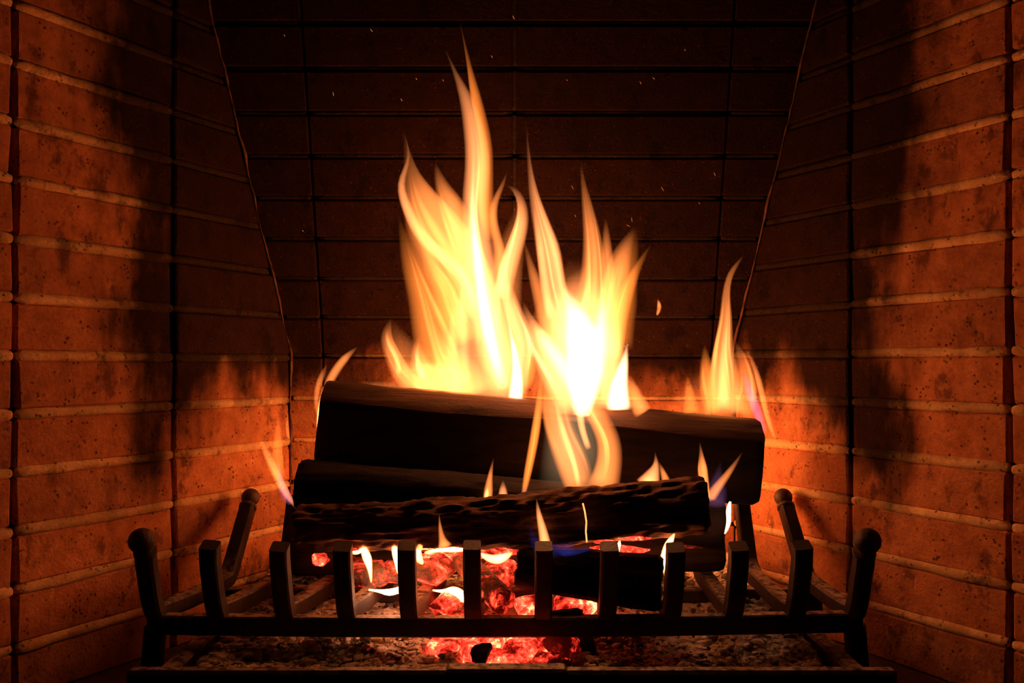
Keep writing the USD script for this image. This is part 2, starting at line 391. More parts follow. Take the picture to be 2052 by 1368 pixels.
# ---------------------------------------------------------------- grate
T = thing('fireplace_grate', 'black wrought iron fire grate with upturned bars and ball finials at its corners', 'fire grate')
ZF = 15.4; sF = F / ZF
bxs = [(x - CX) / sF for x in (312, 437, 573, 696, 821, 948, 1088, 1216, 1345, 1468, 1592, 1712)]
BAR = rrect(.145 * H, .15 * H, .03 * H)
for i, X in enumerate(bxs):
    end = i in (0, 11)
    Xr = X + .5 * (1 - i / 11) * .9
    jz = RNG.uniform(-.04, .04)
    front = [(X * .993, 14.88 if not end else 14.86, 2.78 + jz if not end else 2.66), (X, 15.04, 2.35), (X, 15.26, 1.74), (X, 15.42, 1.53)]
    rear = [(Xr, 17.85, 1.52), (Xr, 18.08, 1.68), (Xr, 18.5, 2.05), (Xr, 19.25, 2.72)] if end else [(Xr, 18.05, 1.5), (Xr, 18.45, 1.66), (Xr, 18.75, 2.15), (Xr, 19.15, 2.95)]
    ctrl = np.array(front + [(X + (Xr - X) * .5, 16.6, 1.48)] + rear)
    d = np.r_[0, np.cumsum(np.linalg.norm(np.diff(ctrl, axis=0), axis=1))]
    s = np.linspace(0, d[-1], 46); path = PchipInterpolator(d, ctrl)(s)
    obj('grate_bar', sweep(path * H, BAR if not end else rrect(.150 * H, .145 * H, .045 * H), up=(1, 0, 0)), IRON, T, smooth=30)
    if end:
        for tip, rr in ((path[0], .215), (path[-1], .195)):
            dirn = np.array([0, (path[0] - path[1])[1], (path[0] - path[1])[2]]) if rr > .2 else np.array([0, (path[-1] - path[-2])[1], (path[-1] - path[-2])[2]])
            dirn /= np.linalg.norm(dirn)
            prof = np.array([(.001, -.30), (.16, -.30), (.19, -.27), (.19, -.22), (.12, -.19)] + [(math.sin(a) * 1.0 * rr, .02 - math.cos(a) * rr) for a in np.linspace(.55, math.pi - .01, 14)])
            m = trimesh.creation.revolve(prof * H, sections=20)
            m.apply_transform(trimesh.geometry.align_vectors([0, 0, 1], dirn)); m.apply_translation((tip + dirn * .24) * H)
            obj('ball_finial', m, BALL, T, smooth=40)
ends = np.array([(bxs[0] - .12, ZF + .05, 1.32), (bxs[-1] + .12, ZF + .05, 1.36)])
xs = np.linspace(0, 1, 30)[:, None]
obj('front_crossbar', sweep((ends[0] + (ends[1] - ends[0]) * xs + np.array([0, 0, 1]) * (-.07 * np.sin(np.pi * xs))) * H, rrect(.165 * H, .13 * H, .03 * H), up=(0, 0, 1)), IRON, T)
obj('rear_crossbar', sweep(np.array([(bxs[0] + .42, 17.6, 1.26), (bxs[-1] - .02, 17.6, 1.26)]) * H, rrect(.13 * H, .13 * H, .03 * H), up=(0, 0, 1)), IRON, T)
for X, Z in ((bxs[0], ZF), (bxs[-1], ZF), (bxs[0] + .45, 17.6), (bxs[-1], 17.6)):
    obj('leg', sweep(np.array([(X, Z, 1.3), (X * 1.005, Z - .06, .7), (X * 1.01, Z - .1, 0)]) * H, rrect(.16 * H, .13 * H, .03 * H), up=(1, 0, 0)), IRON, T)

# ---------------------------------------------------------------- logs
def log(p0, p1, r0, r1, seed, prof=None, amp=.10, n=90, k=44, bend=(0, 0), rough=.05, ends=.04, stretch=.6):
    """A log from p0 to p1 (courses): radius r0..r1, bark ridges along it, torn ends. prof(angle) -> radius factor; angle 0 towards the camera, pi/2 up."""
    p0, p1 = np.array(p0, float), np.array(p1, float)
    t = np.linspace(0, 1, n); ax = p1 - p0; L = np.linalg.norm(ax); ax /= L
    fw = np.array([0, -1, 0.]); fw -= ax * (ax @ fw); fw /= np.linalg.norm(fw); up = np.cross(ax, fw)
    if up[2] < 0: up = -up
    ang = np.arange(k) * 2 * np.pi / k
    c = p0 + np.outer(t, p1 - p0) + np.outer(np.sin(np.pi * t), bend[0] * up + bend[1] * fw)
    r = r0 + (r1 - r0) * t
    ca, sa = np.cos(ang), np.sin(ang)
    T_, A_ = np.meshgrid(t * L, ang, indexing='ij')
    q = np.stack([T_ * stretch, np.cos(A_) * 1.6, np.sin(A_) * 1.6], -1)
    nz = meshkit.fbm(q + seed * 7.1, 3, seed) - .5
    q2 = np.stack([T_ * stretch * 2.2, np.cos(A_) * 6, np.sin(A_) * 6], -1)
    nz2 = meshkit.fbm(q2 + seed * 3.3, 4, seed + 5) - .5
    base = np.array([prof(a) for a in ang]) if prof else np.ones(k)
    rad = r[:, None] * (base[None] * (1 + amp * 2 * nz)) + rough * 2 * nz2
    v = c[:, None] + rad[..., None] * (ca[None, :, None] * fw + sa[None, :, None] * up)
    # ragged ends: shift the last rings along the axis, unevenly
    for e, s_ in ((0, -1), (n - 1, 1)):
        v[e] += s_ * ax * (ends * (meshkit.fbm(np.stack([ca * 2, sa * 2, ca * 0 + seed + e], 1), 3) - .3))[:, None]
        cen = v[e].mean(0); v[e] = cen + (v[e] - cen) * .93
    V = v.reshape(-1, 3); f = []
    i, j = np.meshgrid(np.arange(n - 1), np.arange(k), indexing='ij')
    Q = np.stack([i * k + j, i * k + (j + 1) % k, (i + 1) * k + (j + 1) % k, (i + 1) * k + j], -1).reshape(-1, 4)
    f = [Q[:, [0, 1, 2]], Q[:, [0, 2, 3]]]
    # end faces with two inner rings so that growth rings and cracks can have relief
    for e, flip in ((0, 1), (n - 1, 0)):
        ring = e * k + np.arange(k); cen = v[e].mean(0)
        for s_ in (.66, .33):
            new = cen + (v[e] - cen) * s_ + ax * RNG.normal(0, .025, (k, 1)) * (1 if s_ > .5 else 1)
            b0 = len(V); V = np.vstack([V, new]); nr = b0 + np.arange(k)
            a, b, c_, d_ = ring, np.roll(ring, -1), np.roll(nr, -1), nr
            tri = np.vstack([np.stack([a, b, c_], 1), np.stack([a, c_, d_], 1)])
            f.append(tri[:, ::-1] if not flip else tri); ring = nr
        V = np.vstack([V, cen[None]]); cc = len(V) - 1
        tri = np.stack([ring, np.roll(ring, -1), np.full(k, cc)], 1)
        f.append(tri[:, ::-1] if not flip else tri)
    m = trimesh.Trimesh(V * H, np.vstack(f), process=False)
    if m.volume < 0: m.invert()
    return m
def pz(x, y, Z):
    p = at(x, y, Z) / H
    return p
def split_prof(a):
    """Split half log: flat sawn front, rounded bark over the top."""
    x, y = math.cos(a), math.sin(a)
    r = 1.0
    lim = 1e9
    for nx_, ny_, d in ((1, .05, .80), (.55, .83, .98), (.1, 1, 1.0), (-.75, .66, .95), (.12, -1, .97), (-.6, -.8, 1.0), (-1, 0, .95)):
        l = math.hypot(nx_, ny_); dot = (x * nx_ + y * ny_) / l
        if dot > 1e-3: lim = min(lim, d / dot)
    return .5 * min(lim, 1.25) + .5 * min(lim, 1.08)

ZT = 18.55
T = thing('split_log', 'large split log lying across the top of the stack, flat charred front and bark edge', 'log')
l0, l1 = pz(649, 852, ZT), pz(1511, 930, ZT)
obj('wood', log(l0, l1, .83, .86, 3, split_prof, .03, bend=(.02, 0), rough=.02, ends=.03), SPLIT, T, smooth=50)
# bark strip lying over the rounded top edge
def bark_strip(p0, p1, r, a0, a1, thick, seed, n=80, k=14):
    p0, p1 = np.array(p0), np.array(p1); t = np.linspace(0.002, .998, n); ax = (p1 - p0) / np.linalg.norm(p1 - p0)
    fw = np.array([0, -1, 0.]); fw -= ax * (ax @ fw); fw /= np.linalg.norm(fw); up = np.cross(ax, fw); up = up if up[2] > 0 else -up
    an = np.linspace(a0, a1, k); c = p0 + np.outer(t, p1 - p0); out = []
    for sgn in (1, 0):
        base = np.array([split_prof(a) for a in an])
        nz = meshkit.fbm(np.stack(np.broadcast_arrays(t[:, None] * 9, an[None] * 3, np.full((1, 1), seed + 0.)), -1), 4, seed) - .5
        rad = r * base[None] * 1.005 + (thick * sgn - .02) + .035 * nz * sgn
        edge = (.10 * (meshkit.fbm(np.stack([t * 6, t * 0 + seed, t * 0], 1), 3) - .5))[:, None] * (np.linspace(1, 0, k) ** 3)[None]
        aa = an[None] + edge
        out.append(c[:, None] + rad[..., None] * (np.cos(aa)[..., None] * fw + np.sin(aa)[..., None] * up))
    V = np.vstack([out[0].reshape(-1, 3), out[1].reshape(-1, 3)]); o = n * k
    i, j = np.meshgrid(np.arange(n - 1), np.arange(k - 1), indexing='ij')
    Q = np.stack([i * k + j, i * k + j + 1, (i + 1) * k + j + 1, (i + 1) * k + j], -1).reshape(-1, 4)
    f = [Q[:, [0, 1, 2]], Q[:, [0, 2, 3]], Q[:, [2, 1, 0]] + o, Q[:, [3, 2, 0]] + o]
    idx = np.arange(n * k).reshape(n, k); rim = np.r_[idx[:, 0], idx[-1, 1:], idx[-2::-1, -1], idx[0, -2:0:-1]]; r2 = np.roll(rim, -1)
    f += [np.stack([rim, r2, r2 + o], 1), np.stack([rim, r2 + o, rim + o], 1)]
    m = trimesh.Trimesh(V * H, np.vstack(f), process=False); m.fix_normals()
    return m
obj('bark', bark_strip(l0 + .0, l1, .845, .66, 2.3, .085, 4), SPLITTOP, T, smooth=50, label='bark left along the rounded top edge')

ZA = 16.6
T = thing('bark_log', 'round bark covered log at the front of the stack, rising to the right', 'log')
obj('wood', log(pz(597, 1057, ZA), pz(1410, 1010, ZA), .40, .53, 11, None, .12, n=130, k=56, bend=(-.10, 0), rough=.15, ends=.06, stretch=.9), BARK, T, smooth=60)
TA = T
ZBk = 17.5
T = thing('charred_log', 'black charred log under the split log, its left end sticking out furthest', 'log')
obj('wood', log(pz(600, 971, ZBk), pz(1443, 1046, ZBk), .49, .52, 21, None, .08, rough=.07), CHAR, T, smooth=60)
ZC = 17.85
T = thing('burning_log', 'lowest back log resting on the grate bars, burning red in its middle', 'log')
obj('wood', log(pz(588, 1112, ZC), pz(1445, 1100, ZC), .40, .42, 31, None, .10, rough=.06), BURNING, T, smooth=60)
TC = T
T = thing('log_stump', 'short black log piece lying low under the right half of the bark log', 'log')
obj('wood', log(pz(1040, 1136, 16.25), pz(1322, 1170, 15.95), .36, .49, 41, None, .14, n=50, rough=.09, ends=.1), CHAR, T, smooth=60)
T = thing('charred_stick', 'thick charred stick with a glowing end leaning down between the bars at centre', 'stick')
obj('wood', log(pz(925, 1120, 16.9), pz(1012, 1208, 15.75), .22, .235, 51, None, .06, n=40, k=28, rough=.03), EMBERDIM, T, smooth=60)

# ---------------------------------------------------------------- embers
def ember(x, y, Z, rpx, seed, m, label, name='ember', sq=(1, 1, 1), cat='ember', group=None):
    p = at(x, y, Z); me = lump(rpx / F * Z * H, seed, .35, 3, sq); me.apply_translation(p)
    tag(obj(name, me, m, smooth=40), label, cat, group)
E_ = [(905, 1205, 16.6, 42, EMBER, 'bright orange ember lump left of the charred stick, behind the front crossbar'),
      (1062, 1213, 16.2, 34, EMBER, 'rounded glowing ember right of the charred stick end'),
      (1148, 1215, 16.5, 44, EMBER, 'broad glowing ember under the short log piece'),
      (1002, 1150, 17.0, 40, EMBER, 'glowing ember wedge above the charred stick'),
      (745, 1145, 17.0, 40, EMBERDIM, 'dull red cracked ember block between the fourth and fifth bars'),
      (870, 1140, 17.0, 44, EMBER, 'red ember block under the bark log, above the bright lump'),
      (800, 1150, 17.05, 34, EMBERDIM, 'dull ember block behind the fifth bar'),
      (900, 1300, 15.75, 40, EMBER, 'red ember at the left of the glowing heap under the grate'),
      (1000, 1290, 16.0, 48, EMBER, 'red ember at the back of the glowing heap under the grate'),
      (1055, 1306, 15.5, 44, EMBER, 'red ember in the middle of the glowing heap under the grate'),
      (950, 1310, 15.55, 40, EMBER, 'red ember behind the dark coal lump in the glowing heap'),
      (1120, 1300, 15.7, 48, EMBERDIM, 'dimmer ember at the right of the glowing heap under the grate'),
      (1000, 1325, 15.2, 36, EMBER, 'red ember at the front of the glowing heap, by the pan lip'),
      (1095, 1326, 15.2, 30, EMBERDIM, 'dim red ember at the front right of the glowing heap'),
      (742, 1308, 15.35, 14, EMBERDIM, 'small lone red ember in the ash left of the glowing heap'),
      (640, 1120, 17.0, 16, EMBER, 'small red ember at the left end of the lowest log')]
for i, (x, y, Z, r, m, lb) in enumerate(E_):
    ember(x, y, Z, r, 100 + i, m, lb, sq=(1.15, 1, .8))
ember(966, 1312, 15.1, 26, 140, COAL, 'dark coal lump lying in front of the glowing heap under the grate', 'coal', cat='coal')
ember(1170, 1295, 15.6, 24, 141, COAL, 'dark coal lump at the right edge of the glowing heap under the grate', 'coal', cat='coal')
ember(1130, 1232, 15.7, 26, 142, COAL, 'dark coal crust behind the front crossbar below the short log', 'coal', sq=(1.6, 1, .5), cat='coal')

for i, (x, y, w, h) in enumerate(((700, 1118, 26, 12), (720, 1130, 30, 18), (1000, 1105, 70, 10), (905, 1112, 80, 14), (1180, 1112, 60, 9), (1250, 1100, 60, 12), (1390, 1090, 50, 10))):
    me = lump(H / F * 17.0, 200 + i, .4, 3, (w, 20, h)); me.apply_translation(at(x, y, 17.5)); obj('glowing_patch', me, EMBER if i in (2, 3, 5) else EMBERDIM, TC, smooth=40)
for i, (x, y, w, h) in enumerate(((1268, 1077, 40, 5), (1215, 1085, 30, 4), (705, 1100, 22, 4), (850, 1098, 30, 4))):
    me = lump(H / F * 16.0, 220 + i, .4, 2, (w, 12, h)); me.apply_translation(at(x, y, 16.35)); obj('glowing_edge', me, EMBER, TA, smooth=40)
# ---------------------------------------------------------------- flames: closed bodies of glowing gas
ORANGE, AMBER, YELLOW, WHITE = (1, .235, .033), (1, .255, .055), (1, .295, .088), (1, .42, .20)
BLUE, VIOLET, GREY = (.10, .12, 1.0), (.55, .22, .60), (.8, .5, .25)
nmat = [0]
def tongue(T, pts, Z, b, col, ratio=.5, peak=0., pl=1.3, pr=1.3, twist=0., name='tongue', n=30, k=13, lean=0., soft=1.0, root=.10, zamp=.10, seed=0, label=None):
    """pts: (pixel x, pixel y, width px[, thickness factor]) from the root up to the tip. Thickness falls off to both edges and to the tip."""
    P_ = np.array([list(p) + [1.0] * (4 - len(p)) for p in pts], float)
    q, t = spline(P_, n)
    zz = Z + lean * t + zamp * np.sin(t * 4.0 + seed * 1.7)
    c = np.array([at(x, y, z) for (x, y), z in zip(q[:, :2], zz)])
    tg = frames(c); D = np.array([0, 1.0, 0])
    S = np.cross(tg, D); S /= np.linalg.norm(S, axis=1, keepdims=True)
    hw = np.maximum(q[:, 2], .4) / 2 / F * zz * H
    fade = (np.clip((1 - t) / .35, 0, 1) ** (.9 * soft) * .95 + .05) * (np.clip(t / max(root, 1e-3), 0, 1) ** .8 * .96 + .04)
    hd = hw * ratio * q[:, 3] * fade
    hd = np.minimum(hd, hw * 2.5)
    ph = twist * (t - .3)
    S2 = np.cos(ph)[:, None] * S + np.sin(ph)[:, None] * np.cross(tg, S); D2 = np.cross(tg, S2)
    x = -np.cos(np.linspace(0, np.pi, k))
    pr_ = np.where(x < peak, np.clip((x + 1) / (peak + 1), 0, 1), np.clip((1 - x) / (1 - peak), 0, 1))
    th = np.where(x < peak, (1 - (1 - pr_) ** 2) ** pl, (1 - (1 - pr_) ** 2) ** pr)
    px = np.r_[x, x[-2:0:-1]]; py = np.r_[th, -th[-2:0:-1]]
    v = c[:, None] + hw[:, None, None] * px[None, :, None] * S2[:, None] + hd[:, None, None] * py[None, :, None] * D2[:, None]
    kk = len(px); V = np.vstack([v.reshape(-1, 3), c[:1], c[-1:] + tg[-1:] * hw[-1]])
    i, j = np.meshgrid(np.arange(n - 1), np.arange(kk), indexing='ij')
    Q = np.stack([i * kk + j, i * kk + (j + 1) % kk, (i + 1) * kk + (j + 1) % kk, (i + 1) * kk + j], -1).reshape(-1, 4)
    jj = np.arange(kk); j2 = (jj + 1) % kk
    f = np.vstack([Q[:, [0, 1, 2]], Q[:, [0, 2, 3]], np.stack([np.full(kk, n * kk), j2, jj], 1), np.stack([np.full(kk, n * kk + 1), (n - 1) * kk + jj, (n - 1) * kk + j2], 1)])
    m = trimesh.Trimesh(V, f, process=False)
    if m.volume < 0: m.invert()
    e = b / (2 * hd.max()); nmat[0] += 1
    mt = flame_mat(f'flame_gas_{nmat[0]:03d}', np.array(col) * e * FIRE)
    return obj(name, m, mt, T, smooth=True, label=label)

def flame(name, label, Z, tongues, strands=True):
    T = thing(name, label, 'flame'); rng = np.random.default_rng(abs(hash(name)) % 1000 if False else sum(map(ord, label)))
    for i, tg in enumerate(tongues):
        pts, b, col = tg[:3]; kw = dict(tg[3]) if len(tg) > 3 else {}
        ns = kw.pop('strands', 0); dz = kw.pop('dz', 0.)
        tongue(T, pts, Z + dz, b, col, seed=i, **kw)
        for s in range(ns):                      # brighter streaks drawn along the tongue
            o0 = rng.uniform(-.36, .36); o1 = o0 + rng.uniform(-.12, .12); P_ = np.array([list(p)[:3] for p in pts], float)
            q, t = spline(P_, 12); a, e_ = sorted(rng.uniform(0, .12, 2))[0], rng.uniform(.72, .97)
            keep = (t >= a) & (t <= e_); q, t = q[keep], t[keep]
            d = np.gradient(q[:, :2], axis=0); d /= np.linalg.norm(d, axis=1, keepdims=True); nrm = np.stack([-d[:, 1], d[:, 0]], 1)
            off = (o0 + (o1 - o0) * t + .05 * np.sin(t * 6 + s))[:, None] * q[:, 2:3]
            wd = np.clip(q[:, 2] * rng.uniform(.10, .26), 3, 26) * np.sin(np.pi * np.clip((t - a) / (e_ - a), .08, .97)) ** .6
            tongue(T, np.column_stack([q[:, :2] + nrm * off, wd]), Z + dz + rng.uniform(-.15, .15), b * rng.uniform(.25, .6), YELLOW if col in (YELLOW, WHITE) else AMBER, ratio=1.0, n=22, k=9, root=.35, seed=s, name='streak')
    return T

def rev(p): return p[::-1]
flame('tall_flame', 'tallest forked flame rising behind the split log left of centre', 18.5, [
    # the main streak up to the forked tip
    ([(1020, 800, 70), (1000, 720, 85), (978, 620, 80), (960, 500, 62), (952, 410, 56), (957, 330, 56), (950, 260, 50), (933, 195, 34), (912, 145, 14), (893, 100, 3)], 1.3, YELLOW, dict(strands=4, twist=1.0)),
    ([(985, 480, 30), (972, 380, 36), (974, 310, 30), (955, 200, 24), (938, 120, 10), (922, 45, 2)], .7, ORANGE, dict(peak=.5, twist=.8)),
    ([(1010, 780, 34), (985, 690, 34), (968, 600, 30), (955, 500, 22), (947, 420, 14), (952, 340, 6)], 2.6, WHITE, dict(pl=2., pr=2., root=.3)),
    ([(1010, 806, 110), (1002, 720, 112), (998, 640, 100), (1008, 560, 80), (1025, 490, 56), (1040, 430, 30), (1040, 395, 8)], .5, AMBER, dict(ratio=.35, pl=1., strands=5)),
    ([(930, 650, 150), (900, 560, 150), (870, 480, 120), (850, 410, 80), (840, 350, 20)], .38, ORANGE, dict(ratio=.3)),
    # left sheet with a sharp outer edge
    ([(955, 690, 90), (940, 600, 120), (905, 520, 130), (868, 455, 110), (838, 395, 72), (822, 340, 30), (813, 290, 10), (808, 255, 2)], .95, AMBER, dict(peak=-.6, pl=.8, pr=1.2, strands=4)),
    ([(945, 640, 26), (938, 575, 30), (900, 525, 30), (850, 478, 28), (815, 415, 22), (805, 365, 16), (818, 318, 8), (811, 270, 2)], 1.0, YELLOW, dict()),
    ([(950, 560, 70), (930, 480, 70), (905, 415, 55), (885, 370, 30), (872, 325, 4)], 1.0, AMBER, dict(strands=2)),
    # right loop
    ([(1005, 600, 40), (1018, 540, 40), (1035, 485, 36), (1047, 430, 26), (1042, 398, 18), (1028, 378, 10), (1018, 372, 3)], 1.3, YELLOW, dict(peak=.5, strands=1)),
    ([(1005, 560, 30), (1000, 500, 26), (990, 450, 20), (992, 405, 16), (1006, 372, 10), (1016, 345, 3)], .8, AMBER, dict()),
    # right lower bulge
    ([(1036, 800, 40), (1045, 740, 40), (1050, 690, 44), (1035, 640, 40), (1015, 580, 30), (1000, 520, 10)], 1.6, YELLOW, dict(peak=.5, strands=2)),
    ([(1032, 806, 34), (1036, 760, 26), (1030, 700, 14), (1018, 640, 4)], 6.0, WHITE, dict(pl=2., pr=2.)),
    # broad lower body
    ([(965, 815, 170), (960, 740, 170), (955, 670, 150), (950, 600, 110), (945, 530, 60), (940, 460, 6)], .55, YELLOW, dict(ratio=.4, strands=8)),
    ([(900, 800, 120), (885, 735, 110), (865, 660, 85), (845, 590, 62), (825, 530, 44), (808, 470, 20), (798, 430, 4)], .8, ORANGE, dict(strands=4, dz=.2)),
    ([(930, 690, 70), (900, 620, 60), (885, 570, 50), (860, 530, 30), (850, 490, 6)], .8, ORANGE, dict(dz=.2, strands=2)),
    ([(935, 800, 130), (915, 750, 100), (890, 700, 60), (860, 640, 20)], 1.3, AMBER, dict(strands=3))])
flame('low_flame', 'low curling flames over the left part of the split log', 18.6, [
    ([(850, 790, 40), (810, 755, 44), (788, 715, 36), (775, 675, 26), (783, 638, 4)], .8, AMBER, dict(peak=-.5, strands=2)),
    ([(800, 750, 14), (793, 715, 12), (778, 685, 10), (774, 660, 3)], .7, YELLOW, dict()),
    ([(880, 790, 70), (850, 750, 56), (838, 715, 34), (836, 695, 22), (843, 672, 4)], 1.0, AMBER, dict(strands=2)),
    ([(850, 760, 20), (840, 735, 16), (836, 705, 10), (840, 685, 3)], .9, YELLOW, dict()),
    ([(920, 795, 120), (870, 765, 90), (820, 752, 60), (780, 762, 10)], .9, AMBER, dict(ratio=.3, strands=3)),
    ([(880, 770, 110), (830, 735, 100), (800, 690, 60), (785, 640, 10)], .30, AMBER, dict(ratio=.3)),
    ([(820, 790, 60), (770, 780, 36), (715, 765, 6)], .30, AMBER, dict())])
flame('broad_flame', 'broad white hot flame with several tips right of centre above the split log', 18.0, [
    ([(1150, 770, 60), (1128, 640, 60), (1112, 580, 52), (1100, 510, 52), (1085, 450, 38), (1070, 390, 22), (1060, 320, 9), (1054, 235, 2)], 1.1, YELLOW, dict(peak=-.3, strands=3)),
    ([(1105, 640, 24), (1090, 560, 20), (1080, 480, 16), (1070, 420, 8)], 1.0, YELLOW, dict()),
    ([(1120, 700, 60), (1095, 630, 44), (1075, 570, 28), (1060, 520, 14), (1048, 475, 3)], .8, AMBER, dict()),
    ([(1175, 720, 80), (1185, 640, 76), (1190, 560, 60), (1188, 490, 44), (1178, 420, 28), (1168, 360, 12), (1163, 320, 2)], 1.0, AMBER, dict(strands=4, twist=.7)),
    ([(1210, 720, 80), (1222, 640, 70), (1230, 580, 60), (1240, 530, 50), (1255, 490, 30), (1272, 455, 5)], .9, AMBER, dict(strands=4)),
    ([(1215, 640, 40), (1218, 560, 34), (1216, 500, 24), (1214, 440, 6)], .7, AMBER, dict(strands=1)),
    ([(1225, 720, 50), (1240, 640, 40), (1258, 580, 32), (1278, 535, 18), (1304, 490, 3)], .8, ORANGE, dict(peak=.2, strands=1)),
    ([(1163, 880, 10), (1166, 830, 40), (1169, 785, 70), (1172, 730, 84), (1168, 680, 80), (1150, 625, 50), (1132, 575, 12)], 5.5, WHITE, dict(root=.3, ratio=.6, pl=2., pr=2., strands=2)),
    ([(1160, 800, 30), (1130, 735, 44), (1098, 690, 40), (1070, 650, 16)], 2.5, YELLOW, dict(pl=2., pr=2.)),
    ([(1185, 790, 30), (1195, 720, 50), (1205, 650, 40), (1208, 590, 10)], 3.0, YELLOW, dict(pl=2., pr=2.)),
    ([(1165, 800, 150), (1165, 730, 180), (1165, 660, 170), (1170, 600, 130), (1180, 530, 20)], 1.0, YELLOW, dict(ratio=.35, strands=6, root=.3)),
    ([(1150, 835, 150), (1155, 760, 200), (1152, 690, 205), (1150, 630, 170), (1150, 580, 110), (1150, 520, 20)], .55, AMBER, dict(ratio=.3, pl=1., pr=1., root=.2, strands=6)),
    ([(1225, 700, 90), (1232, 620, 90), (1245, 560, 70), (1262, 500, 40), (1275, 460, 8)], .5, ORANGE, dict(ratio=.3)),
    ([(1140, 830, 40), (1115, 760, 60), (1080, 690, 54), (1058, 640, 26), (1048, 605, 4)], 1.4, YELLOW, dict(peak=-.4, pl=.9, strands=2)),
    ([(1240, 822, 56), (1240, 780, 44), (1250, 730, 22), (1257, 685, 3)], 6.0, WHITE, dict(pl=2., pr=2.)),
    ([(1215, 820, 60), (1222, 760, 60), (1225, 700, 50), (1225, 640, 20)], 1.2, YELLOW, dict(strands=2)),
    ([(1290, 828, 40), (1270, 790, 34), (1258, 750, 10)], .8, AMBER, dict()),
    ([(1055, 780, 14), (1062, 740, 26), (1060, 700, 14), (1056, 670, 3)], .6, ORANGE, dict())])
flame('curtain_flame', 'curtain of flame hanging in front of the split log, rising from the bark log', 17.0, [
    ([(1047, 1000, 8), (1060, 935, 18), (1072, 870, 20), (1080, 810, 16), (1085, 750, 6)], .9, ORANGE, dict(strands=1)),
    ([(1165, 985, 60), (1148, 930, 70), (1125, 870, 64), (1112, 810, 56), (1108, 750, 30)], .75, AMBER, dict(peak=.3, strands=3)),
    ([(1205, 985, 70), (1220, 930, 56), (1218, 880, 50), (1195, 830, 44), (1172, 780, 30), (1160, 730, 8)], .95, AMBER, dict(peak=.35, strands=3)),
    ([(1150, 980, 150), (1150, 900, 130), (1150, 830, 110), (1155, 770, 60)], .16, GREY, dict(ratio=.3, root=.4)),
    ([(1160, 975, 12), (1148, 920, 14), (1128, 860, 14), (1112, 800, 6)], .9, YELLOW, dict()),
    ([(1180, 900, 14), (1165, 850, 16), (1162, 800, 20), (1163, 760, 8)], 1.2, YELLOW, dict()),
    ([(1040, 1030, 26), (1048, 1005, 22), (1055, 970, 6)], .09, BLUE, dict())])
flame('end_flame', 'slender twisting flame above the right end of the split log', 18.5, [
    ([(1452, 830, 80), (1452, 770, 72), (1450, 700, 46), (1455, 640, 30), (1456, 590, 22), (1464, 550, 20), (1480, 525, 12), (1490, 512, 3)], 1.1, AMBER, dict(strands=4, twist=1.2)),
    ([(1450, 820, 30), (1450, 740, 24), (1456, 660, 14), (1458, 600, 6)], .8, YELLOW, dict()),
    ([(1480, 830, 70), (1495, 780, 50), (1490, 730, 30), (1470, 680, 6)], .5, AMBER, dict(strands=3)),
    ([(1556, 885, 5), (1540, 840, 12), (1525, 780, 14), (1510, 730, 10), (1496, 700, 3)], .6, AMBER, dict(peak=.4)),
    ([(1535, 870, 6), (1515, 820, 22), (1500, 775, 20), (1490, 740, 4)], .2, VIOLET, dict(strands=1)),
    ([(1430, 830, 40), (1420, 780, 40), (1415, 730, 26), (1412, 690, 4)], .6, ORANGE, dict(strands=1)),
    ([(1385, 828, 36), (1382, 790, 24), (1376, 750, 4)], .5, ORANGE, dict()),
    ([(1420, 850, 200), (1420, 800, 150), (1415, 740, 60)], .16, AMBER, dict(ratio=.25))])
flame('edge_flame', 'thin flame wrapped round the left end of the split log', 18.55, [
    ([(655, 775, 16), (668, 750, 20), (688, 722, 18), (705, 705, 10), (718, 694, 2)], .55, AMBER, dict()),
    ([(650, 925, 4), (645, 890, 12), (641, 850, 14), (646, 810, 16), (652, 775, 10)], 2.2, YELLOW, dict(peak=.5)),
    ([(640, 840, 8), (634, 800, 12), (642, 760, 14), (655, 730, 4)], .35, AMBER, dict())])
flame('wisp_flame', 'forked wisp of flame licking the left brick wall beside the charred log', 17.5, [
    ([(595, 1018, 6), (575, 990, 16), (556, 955, 20), (540, 920, 18), (527, 893, 12), (517, 876, 2)], .6, AMBER, dict(strands=1)),
    ([(560, 960, 26), (556, 915, 24), (557, 870, 18), (556, 840, 8), (552, 820, 2)], .35, ORANGE, dict(strands=1)),
    ([(585, 1010, 14), (570, 985, 22), (560, 950, 12), (556, 920, 4)], .15, VIOLET, dict()),
    ([(582, 890, 3), (576, 860, 8), (576, 830, 3)], .25, AMBER, dict())])
flame('twin_flame', 'pair of small upright flames at the middle between the charred log and the bark log', 16.9, [
    ([(976, 1012, 20), (978, 990, 20), (982, 955, 12), (989, 918, 2)], .8, AMBER, dict()),
    ([(1008, 1008, 22), (1008, 990, 20), (1008, 962, 3)], .6, YELLOW, dict()),
    ([(972, 1010, 10), (975, 992, 10), (977, 975, 3)], 1.2, YELLOW, dict())])
flame('tuft_flame', 'small pointed flame standing behind the right half of the bark log', 17.2, [
    ([(1298, 975, 56), (1308, 950, 32), (1314, 930, 14), (1312, 905, 2)], 1.6, YELLOW, dict()),
    ([(1335, 965, 20), (1328, 945, 12), (1320, 925, 3)], .5, AMBER, dict())])
flame('fork_flame', 'forked flame at the right end of the bark log', 17.2, [
    ([(1412, 1020, 12), (1412, 985, 22), (1408, 945, 22), (1405, 910, 10), (1402, 885, 2)], .9, AMBER, dict(peak=-.3, strands=1)),
    ([(1412, 1020, 10), (1428, 990, 24), (1450, 960, 18), (1472, 930, 10), (1488, 905, 2)], .6, AMBER, dict(strands=1)),
    ([(1432, 1020, 50), (1436, 985, 44), (1440, 950, 20), (1445, 920, 4)], .06, VIOLET, dict())])
